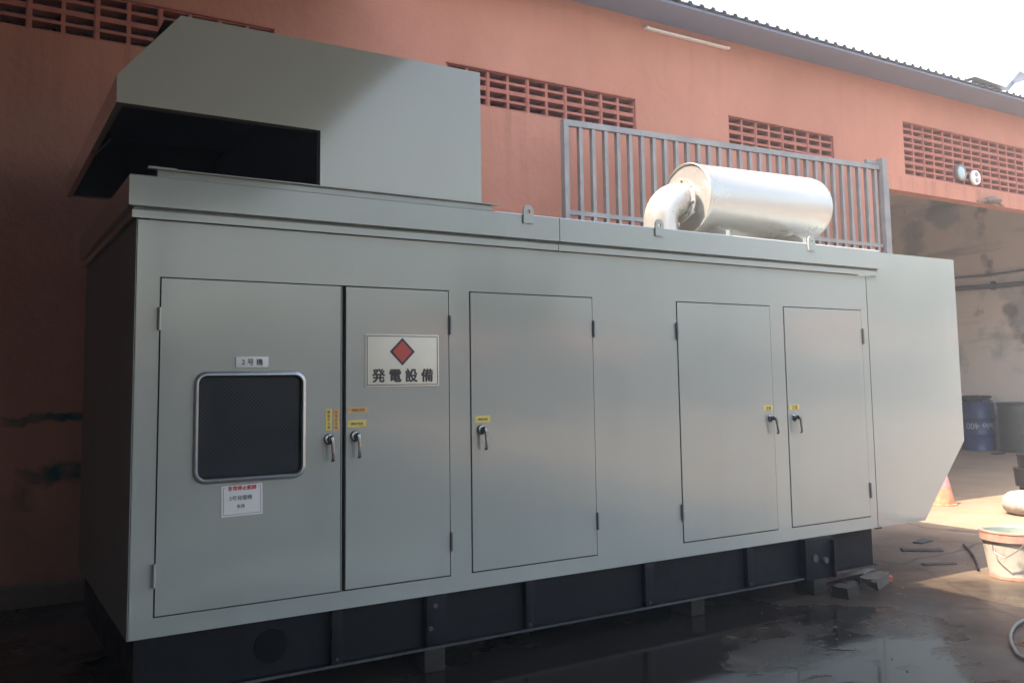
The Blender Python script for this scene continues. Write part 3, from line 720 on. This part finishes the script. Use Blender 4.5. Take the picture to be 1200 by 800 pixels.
# elbow
el = MB(); pts = []
pts.append((3.885, MY, MZ-.02)); pts.append((3.80, MY, MZ-.02))
for i in range(0, 10):
    a = R_(90*i/9); pts.append((3.80-.19*math.sin(a), MY-.01, MZ-.02-.19*(1-math.cos(a))))
pts.append((3.61, MY-.01, 2.27))
el.tube(pts, .122, 28)
el.build('elbow_pipe', SILVER, sil, smooth=40)
fl = MB(); fl.lathe([(.122,0),(.165,0),(.165,.012),(.122,.012)], (3.805,MY,MZ-.02), 32, 'x')
for i in range(8):
    a = 2*PI*i/8+.2; fl.lathe([(0,-.012),(.011,-.012),(.011,0)], (3.805,MY+.145*math.cos(a),MZ-.02+.145*math.sin(a)), 6, 'x')
fl.build('flange', SILVER, sil, smooth=40)
for bx in (4.02, 4.83):
    s_ = MB(); s_.box(bx, bx+.04, MY-.24, MY-.232, 2.263, 2.46); s_.box(bx, bx+.04, MY+.232, MY+.24, 2.263, 2.46)
    s_.prism([(MY-.23,2.30),(MY+.23,2.30),(MY+.23,2.455),(MY+.16,2.50),(MY,2.488),(MY-.16,2.50),(MY-.23,2.455)], bx+.005, bx+.013, 'x')
    s_.box(bx-.0, bx+.20, MY-.30, MY-.10, 2.263, 2.277)
    s_.build('bracket', SILVER, sil, smooth=0)

# base frame (steel skid) under the cabinet
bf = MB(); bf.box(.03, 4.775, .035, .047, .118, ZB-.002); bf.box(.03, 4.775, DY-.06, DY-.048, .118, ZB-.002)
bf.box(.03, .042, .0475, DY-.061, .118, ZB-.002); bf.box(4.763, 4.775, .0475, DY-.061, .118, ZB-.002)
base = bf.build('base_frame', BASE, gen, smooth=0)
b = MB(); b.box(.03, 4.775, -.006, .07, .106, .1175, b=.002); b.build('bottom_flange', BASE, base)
b = MB(); b.box(.03, 4.775, -.010, -.0065, .107, .1185); b.build('flange_edge', mat('worn_edge', (.045,.048,.055), rough=.45, metal=.2, var=.6, vscale=3), base, smooth=0)  # paler strip along the front of the bottom flange
for x, w in ((.872,.05),(1.353,.11),(1.925,.045),(2.725,.06),(3.535,.05)):
    b = MB(); b.box(x, x+w, -.002, .0345, .118, ZB-.004, b=.002)
    if w > .1:
        b.lathe([(0,-.006),(.013,-.006),(.013,0)], (x+.045,-.002,.31), 6, 'y', mi=1); b.lathe([(0,-.006),(.013,-.006),(.013,0)], (x+.02,-.002,.205), 6, 'y', mi=1)
    else: b.lathe([(0,-.005),(.008,-.005),(.008,0)], (x+w/2,-.002,.14), 6, 'y', mi=1)
    b.build('stiffener', [BASE, BOLT], base)
b = MB(); b.box(4.03, 4.29, -.028, .0345, .100, ZB-.003, b=.003); b.box(4.27, 4.29, -.055, -.0285, .100, ZB-.02, b=.003)
b.lathe([(0,-.012),(.024,-.012),(.024,0)], (4.11,-.028,.235), 20, 'y', mi=1); b.lathe([(0,-.022),(.02,-.022),(.02,0)], (4.20,-.028,.215), 20, 'y', mi=1)
b.build('lifting_point', [BASE, BOLT], base)
b = MB(); b.lathe([(.075,0),(.075,-.004),(0,-.004)], (.60,.035,.24), 28, 'y'); b.build('cover_disc', mat('cover_black', (.0035,.004,.006), rough=.7, spec=.1), base)
# blocks under the skid
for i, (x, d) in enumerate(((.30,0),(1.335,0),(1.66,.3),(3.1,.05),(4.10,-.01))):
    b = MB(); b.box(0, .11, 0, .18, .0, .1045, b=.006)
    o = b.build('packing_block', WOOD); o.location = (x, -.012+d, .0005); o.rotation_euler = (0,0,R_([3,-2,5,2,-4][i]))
    tag(o, ['dark packing block under the left end of the generator skid', 'dark packing block under the skid below the narrow sign door', 'dark packing block set back under the skid, between the sign door and the third door',
            'dark packing block under the skid between the third and fourth doors', 'dark packing block under the lifting point at the right of the skid'][i], 'packing block', 'blocks under the generator skid')

# ------------------------------------------------------------------ steel gate panel leaning behind
GY = 2.35
gt = thing('steel_gate', 'grey galvanised gate panel of upright bars standing behind the generator', 'gate', (3.86, GY, 0))
GL = 4.42
def gz(x): return 3.715+.10*x/GL
fr = MB(); fr.prism([(0,3.668),(GL,3.768),(GL,3.823),(0,3.722)], -.025, .025); fr.build('top_rail', GALV, gt, smooth=0)
fr = MB(); fr.box(.055, GL, -.022, .022, 2.865, 2.905); fr.build('lower_rail', GALV, gt, smooth=0)
fr = MB(); fr.box(.055, GL, -.022, .022, .15, .19); fr.build('lower_rail', GALV, gt, smooth=0)
MB().box(0, .05, -.03, .03, 0, 3.665).build('frame_post', GALV, gt, smooth=0)
pb = MB(); pb.box(GL+.012, GL+.085, -.06, .02, 0, 3.90); pb.box(GL+.095, GL+.15, -.03, .02, 0, 3.66); pb.box(GL-.20, GL+.012, -.01, .03, 3.832, 3.87)
pb.build('end_post', GALV, gt, smooth=0)
nb = 30
bar = MB(); bar.box(-.018, .018, -.016, .016, 0, 1)
bar = None
for i in range(nb):
    x = .19+i*(GL-.26)/(nb-1)
    m_ = MB(); m_.box(x-.018, x+.018, -.021, .021, .192, 3.667+.1*x/GL-.001 if False else 3.664+.0226*x); 
    m_.build('bar', GALV, gt, smooth=0)

# ------------------------------------------------------------------ things at the far right
def drum(x, y, m, lab, text=None):
    t = thing('oil_drum', lab, 'drum', (x, y, 0))
    r = .292; H = .90
    d = MB(); prof = [(0,.004),(r-.006,.004),(r,.0),(r+.006,.008),(r,.018)]
    for zc in (.30, .60): prof += [(r,zc-.03),(r+.010,zc-.01),(r+.010,zc+.01),(r,zc+.03)]
    prof += [(r,H-.018),(r+.006,H-.008),(r,H),(r-.010,H),(r-.014,H-.02),(0,H-.022)]
    d.lathe(prof, (0,0,0), 48)
    d.build('drum_body', m, t, smooth=40)
    if text:
        # lettering wrapped round the drum, upside down
        tx = MB()
        tx.text(text, .16, 0, 0, 0, 0, bold=.003)
        # bend
        out = []
        a0 = math.atan2(-4.01-y, -.6-x)
        for (px, py, pz) in tx.v:
            ang = a0+.42-(px-.0)/r*1.0*-1*-1
            rr = r+.0025+(-py)*1.0
            # rotated by 180 degrees: mirror both along the arc and in height
            ang = a0+.30-px/r
            out.append((rr*math.cos(ang), rr*math.sin(ang), .455-pz))
        tx.v = out
        tx.build('drum_lettering', TEXTW, t, smooth=0)
    return t
drum(15.93, 5.95, BLUE, 'blue oil drum with upside down white lettering against the far wall', 'Delo 400')
rg = MB(); rnd = random.Random(5)
for i in range(42):
    a = rnd.random()*6.28; r0 = rnd.uniform(0, .22)
    p0 = Vector((r0*math.cos(a), r0*math.sin(a), .02+rnd.uniform(0,.08)))
    pts = [p0]
    for k in range(4):
        q = pts[-1]+Vector((rnd.uniform(-.12,.12), rnd.uniform(-.12,.12), rnd.uniform(-.04,.05)))
        q.z = min(max(q.z, .015), .12-.25*abs((q.x**2+q.y**2))); 
        if q.xy.length > .27: q.xy *= .27/q.xy.length
        pts.append(q)
    rg.tube(pts, rnd.uniform(.010,.022), 6)
rg.lathe([(.24,0),(.22,.035),(.14,.07),(0,.085)], (0,0,0), 18)
o = rg.build('net_bundle', CLOTH); o.location = (15.93, 5.95, .9005)
tag(o, 'tangled dark net and rags heaped on top of the blue oil drum', 'net')
bn = thing('waste_bin', 'dark grey green bin against the far wall, right of the blue drum', 'bin', (15.95, 5.22, 0), R_(8))
b = MB(); b.lathe([(0,.01),(.26,.0),(.275,.03),(.30,.85),(.315,.86),(.315,.90),(.285,.90),(.262,.05),(0,.04)], (0,0,0), 36); b.build('bin_body', GREEN_BIN, bn, smooth=40)
b = MB(); b.lathe([(.316,.861),(.322,.865),(.322,.898),(.316,.901)], (0,0,0), 36); b.build('bin_rim', BLACKP, bn, smooth=40)
# small rag on the floor before the drum
r = MB(); r.prism([(-.16,-.04),(.10,-.06),(.20,0),(.08,.05),(-.05,.03),(-.14,.06)], .001, .025, 'z'); o = r.build('rag', CLOTH); o.location = (15.2, 5.15, 0)
tag(o, 'small dark rag lying on the floor in front of the blue drum', 'rag')

# traffic cone
cn_ = thing('traffic_cone', 'small faded orange cone with a knob top beside the generator end', 'cone', (8.55, 1.96, 0))
b = MB(); b.lathe([(.0,.0),(.155,.0),(.155,.012),(.13,.018),(.095,.19)], (0,0,0), 28); b.build('cone_foot', ORANGE, cn_, smooth=40)
b = MB(); b.lathe([(.0955,.19),(.060,.325),(.048,.335)], (.004,0,0), 28); b.build('cone_band', PINK, cn_, smooth=40)
b = MB(); b.lathe([(.040,.330),(.050,.345),(.036,.362),(.028,.372),(.038,.385),(.034,.41),(.0,.418)], (.008,0,0), 24); b.build('cone_knob', ORANGE, cn_, smooth=40)

# bucket
bk = thing('bucket', 'dirty pale paint bucket with a red rim standing in the sunlit patch', 'bucket', (5.65, -.445, 0))
bk.scale = (.94,.94,.98)
b = MB(); b.lathe([(0,.004),(.160,.0),(.166,.006),(.166,.02),(.203,.262),(.203,.262)], (0,0,0), 48); b.build('bucket_body', BUCKETW, bk, smooth=40)
b = MB(); b.lathe([(.1995,.318),(.156,.012),(0,.010)], (0,0,0), 48); b.build('bucket_inside', TEAL, bk, smooth=40)
b = MB(); b.lathe([(.2035,.262),(.217,.264),(.219,.316),(.223,.320),(.223,.332),(.210,.334),(.200,.318)], (0,0,0), 48); b.build('bucket_rim', BUCKETR, bk, smooth=40)
b = MB(); b.lathe([(.1663,.001),(.1695,.004),(.1700,.026),(.1688,.027)], (0,0,0), 48); b.build('foot_band', BUCKETR, bk, smooth=40)
b = MB(); ha = math.atan2(-4.01+.42, -.6-5.6)
pts = []
for i, (da, rr, z) in enumerate(((-.62,.222,.245),(-.60,.228,.20),(-.45,.236,.185),(-.25,.240,.165),(-.10,.240,.185),(.05,.240,.21),(.22,.235,.243),(.30,.226,.262))):
    pts.append((rr*math.cos(ha+da*1.0), rr*math.sin(ha+da*1.0), z))
b.tube(pts, .0035, 6); b.build('bucket_handle', mat('wire', (.15,.13,.12), rough=.4, metal=.6), bk)

# fat pipe with an elbow
t = thing('waste_pipe', 'fat dirty white pipe with a bend lying in the sun behind the bucket', 'pipe', (8.34, .86, 0))
dirv = Vector((.62,-.78,0)).normalized(); r0 = .112
pts = [Vector((.17,.36,r0+.012))]
pts = [Vector((.36,.30,r0)), Vector((.22,.31,r0)), Vector((.12,.27,r0)), Vector((.075,.17,r0)), Vector((.11,.06,r0))]
p2 = Vector((.11,.06,r0))
b = MB(); b.tube([p for p in pts], [r0*.96]*5, 24); b.build('elbow', PIPEW, t, smooth=45)
b = MB(); b.tube([p2, p2+dirv*.05, p2+dirv*1.7], r0, 28); b.build('pipe_length', PIPEW, t, smooth=45)
# black tubs
t = thing('stacked_black_tubs', 'stack of black plastic tubs beyond the fat pipe at the right', 'tub stack', (9.55, 1.42, 0))
b = MB(); b.lathe([(0,.0),(.19,.0),(.20,.01),(.215,.16),(.215,.17),(0,.17)], (0,0,0), 28); b.build('lower_tub', BLACKP, t, smooth=40)
b = MB(); b.lathe([(0,.171),(.235,.171),(.250,.18),(.262,.345),(.268,.35),(.268,.37),(.24,.372),(0,.36)], (0,0,0), 28); b.build('middle_tub', BLACKP, t, smooth=40)
b = MB(); b.lathe([(0,.373),(.20,.373),(.215,.38),(.222,.50),(.230,.505),(.230,.525),(.20,.527),(.19,.47),(0,.465)], (0,0,0), 28); b.build('upper_tub', BLACKP, t, smooth=40)

# hose at the right edge
def spline(P, n=8):
    P = [Vector(p) for p in P]; out = []
    for i in range(len(P)-1):
        p0 = P[max(0,i-1)]; p1 = P[i]; p2 = P[i+1]; p3 = P[min(len(P)-1,i+2)]
        for k in range(n):
            t_ = k/n
            out.append(.5*((2*p1)+(-p0+p2)*t_+(2*p0-5*p1+4*p2-p3)*t_*t_+(-p0+3*p1-3*p2+p3)*t_**3))
    out.append(P[-1]); return out
h = MB(); h.tube(spline([(5.25,-1.15,.013),(4.85,-1.09,.013),(4.55,-1.11,.013),(4.38,-1.15,.013),(4.17,-1.245,.013),(3.98,-1.37,.013),(3.86,-1.49,.013),(3.85,-1.70,.013),(4.2,-2.0,.013)]), .009, 10)
tag(h.build('hose', HOSE), 'thin grey hose looping across the wet ground at the lower right', 'hose')
h = MB(); h.tube(spline([(5.62,-.20,.012),(5.85,-.05,.010),(6.15,.17,.012),(6.45,.42,.012)]), .010, 8)
tag(h.build('cable', BLACKP), 'short black cable lying on the ground behind the bucket', 'cable')

# debris
rnd = random.Random(11)
def chunk(name, x, y, s, lab, cat, m, rz=0, grp=None, flat=1.0):
    bm = bmesh.new(); bmesh.ops.create_cube(bm, size=1)
    bmesh.ops.subdivide_edges(bm, edges=bm.edges[:], cuts=2, use_grid_fill=True)
    for v in bm.verts:
        v.co = Vector((v.co.x*s[0], v.co.y*s[1], (v.co.z+.5)*s[2]))
        if v.co.z > .001: v.co += Vector((rnd.uniform(-1,1)*s[0], rnd.uniform(-1,1)*s[1], rnd.uniform(-1,1)*s[2]*flat))*.07
    mb = MB(); mb.bm(bm); o = mb.build(name, m, smooth=35); o.location = (x, y, .001); o.rotation_euler = (0,0,rz)
    return tag(o, lab, cat, grp)
chunk('concrete_block', 4.66, -.06, (.27,.12,.07), 'grey concrete block lying by the right end of the generator skid', 'block', RUBBLE, R_(22))
chunk('concrete_block', 4.24, -.15, (.13,.12,.07), 'squat dark broken block on the ground in front of the lifting point', 'block', WOOD, R_(10))
chunk('rubble_piece', 4.85, -.03, (.05,.04,.035), 'reddish crumb of rubble right of the grey block', 'rubble', VENTM, R_(40))
chunk('rubble_piece', 4.50, .02, (.09,.07,.03), 'flat grey crumb of rubble left of the grey block', 'rubble', RUBBLE, R_(-20))
chunk('wood_strip', 4.55, .11, (.55,.05,.02), 'dark wood strip lying along the skid behind the grey block', 'wood strip', WOOD, R_(6))
chunk('wood_strip', 4.85, .20, (.34,.06,.018), 'pale wood strip lying past the end of the skid', 'wood strip', CONC, R_(14))
chunk('scrap_sheet', 5.62, .10, (.26,.06,.010), 'long dark scrap strip on the wet ground left of the bucket', 'scrap', RUBBLE, R_(-24), flat=5)
chunk('scrap_sheet', 6.00, .50, (.30,.09,.010), 'crumpled pale scrap sheet on the ground below the duct end', 'scrap', RUBBLE, R_(-38), flat=3)
chunk('scrap_sheet', 6.35, .72, (.20,.08,.012), 'small pale scrap sheet on the ground nearest the cone', 'scrap', RUBBLE, R_(10), flat=3)
gv = MB()
for i in range(110):
    x = rnd.uniform(3.2, 7.0); y = rnd.gauss(-.1, .45)-(.25 if x < 4.6 else 0)
    if x < 4.9 and y > -.02: y = -.02-rnd.random()*.5
    s = rnd.uniform(.002,.006)
    gv.M = Matrix.Translation((x, y, .0)) @ Matrix.Rotation(rnd.random()*6, 4, 'Z')
    gv.add([(-s,-s,.0005),(s,-s*.8,.0005),(s*.9,s,.0005),(-s*.7,s,.0005),(0,0,s)], [(0,1,4),(1,2,4),(2,3,4),(3,0,4)])
o = gv.build('grit', RUBBLE, smooth=0); o['kind'] = 'stuff'; o['label'] = 'fine grit scattered on the wet ground'

pw = MB(); pw.box(-30, 45, -26, -25.8, 0, 2.6); pw.box(-30, 45, -26.04, -25.76, 2.601, 2.68)  # unseen wall added behind the camera for the glossy doors to mirror
for i in range(26): pw.box(-30+i*3, -29.75+i*3, -25.799, -25.70, 0, 2.6)
tag(pw.build('perimeter_wall', CONC, smooth=0), 'long grey boundary wall across the yard behind the camera', 'wall')
for k, (hx, hy, w_, d_, h_) in enumerate(((27, -40, 15, 8, 2.9), (58, -38, 16, 9, 4.2))):  # unseen houses added to give the doors a roof line to reflect
    hs = thing('house', ['long low house with a salmon tiled roof beyond the boundary wall', 'pale house with a salmon tiled roof standing further right beyond the boundary wall'][k], 'house', (hx, hy, 0))
    b = MB(); b.box(-w_/2, w_/2, -d_/2, d_/2, 0, h_); b.build('wall', CREAM, hs, smooth=0)
    b = MB(); b.prism([(-d_/2-.5,h_-.1),(d_/2+.5,h_-.1),(0,h_+1.3)], -w_/2-.5, w_/2+.5, 'x'); b.build('roof', SALMON, hs, smooth=0)
rt = random.Random(3)
for k, (tx_, ty_, hh_) in enumerate(((-4,-30,7),(19,-29,6.5),(42,-24,8))):  # unseen trees added as dark shapes for the paint to reflect
    tr = thing('tree', ['broad tree beyond the boundary wall at the left', 'broad tree beyond the boundary wall between the two houses', 'tall tree beyond the boundary wall at the far right'][k], 'tree', (tx_, ty_, 0))
    b = MB(); b.tube([(0,0,0),(.1,.05,1.5),(.0,.1,3.0),(.2,0,hh_*.7)], [.28,.22,.18,.08], 10)
    for q in range(5): b.tube([(0,.1,2.6+q*.3),(rt.uniform(-1.6,1.6),rt.uniform(-1.6,1.6),hh_*.6+q*.2)], [.09,.03], 6)
    b.build('trunk', WOOD, tr)
    b = MB(); cl_ = [(rt.gauss(0,1.2), rt.gauss(0,1.2), hh_*.68+rt.gauss(0,.9)) for _ in range(26)]
    for q in range(2600):
        c_ = cl_[rt.randrange(26)]; p_ = Vector((c_[0]+rt.gauss(0,.45), c_[1]+rt.gauss(0,.45), c_[2]+rt.gauss(0,.35)))
        a_ = Vector((rt.gauss(0,1), rt.gauss(0,1), rt.gauss(0,1))).normalized()*.14; d2 = a_.orthogonal().normalized()*.08
        b.add([tuple(p_-a_), tuple(p_+d2), tuple(p_+a_), tuple(p_-d2)], [(0,1,2,3)])
    b.build('crown', LEAF, tr, smooth=0)
hz = MB(); hz.box(-34, 72, -50, 12, -1.0, 9.5)  # thin scattering box added to stand in for veiling glare in the lens
hm = bpy.data.materials.new('air'); hm.use_nodes = True
for n_ in list(hm.node_tree.nodes):
    if n_.type == 'BSDF_PRINCIPLED': hm.node_tree.nodes.remove(n_)
pv = hm.node_tree.nodes.new('ShaderNodeVolumePrincipled'); pv.inputs['Density'].default_value = .0085; pv.inputs['Color'].default_value = (.93,.94,.97,1); pv.inputs['Anisotropy'].default_value = .3
hm.node_tree.links.new(pv.outputs[0], hm.node_tree.nodes['Material Output'].inputs['Volume'])
ho_ = hz.build('haze', hm, smooth=0); ho_['kind'] = 'stuff'
# ------------------------------------------------------------------ light
SD = Vector((-.627, .050, 1.0)).normalized()
el_ = math.asin(SD.z); rot = math.atan2(SD.x, SD.y)
w = bpy.data.worlds.new('World'); scene.world = w; w.use_nodes = True
nt = w.node_tree; bg = nt.nodes['Background']; sky = nt.nodes.new('ShaderNodeTexSky')
sky.sky_type = 'NISHITA'; sky.sun_disc = False; sky.sun_elevation = el_; sky.sun_rotation = rot
sky.air_density = 1.6; sky.dust_density = 5.0; sky.ozone_density = 1.0
hs_ = nt.nodes.new('ShaderNodeHueSaturation'); hs_.inputs['Saturation'].default_value = .82; nt.links.new(sky.outputs[0], hs_.inputs['Color']); nt.links.new(hs_.outputs[0], bg.inputs[0]); bg.inputs[1].default_value = .15
sl = bpy.data.lights.new('sun', 'SUN'); sl.energy = 4.2; sl.angle = R_(.5); sl.color = (1, .84, .66)
so = bpy.data.objects.new('sun', sl); COL.objects.link(so); so.rotation_euler = SD.to_track_quat('Z', 'Y').to_euler()

# ------------------------------------------------------------------ camera
cam = bpy.data.cameras.new('camera'); co = bpy.data.objects.new('camera', cam); COL.objects.link(co); scene.camera = co
cam.sensor_fit = 'HORIZONTAL'; cam.sensor_width = 36; cam.lens = 1041.6/1200*36; cam.shift_y = -45.6/1200
cam.clip_start = .05; cam.clip_end = 600
yaw, pitch, roll = .5510, .0904, -.0144
f_ = Vector((math.sin(yaw)*math.cos(pitch), math.cos(yaw)*math.cos(pitch), math.sin(pitch)))
r_ = Vector((math.cos(yaw), -math.sin(yaw), 0)); u_ = r_.cross(f_)
rr = r_*math.cos(roll)+u_*math.sin(roll); uu = -r_*math.sin(roll)+u_*math.cos(roll)
co.matrix_world = Matrix(((rr.x, uu.x, -f_.x, -.600), (rr.y, uu.y, -f_.y, -4.012), (rr.z, uu.z, -f_.z, 1.3862), (0,0,0,1)))

scene.view_settings.view_transform = 'Standard'; scene.view_settings.look = 'None'
scene.view_settings.exposure = 2.08; scene.view_settings.gamma = 1
scene.cycles.caustics_reflective = False; scene.cycles.caustics_refractive = False
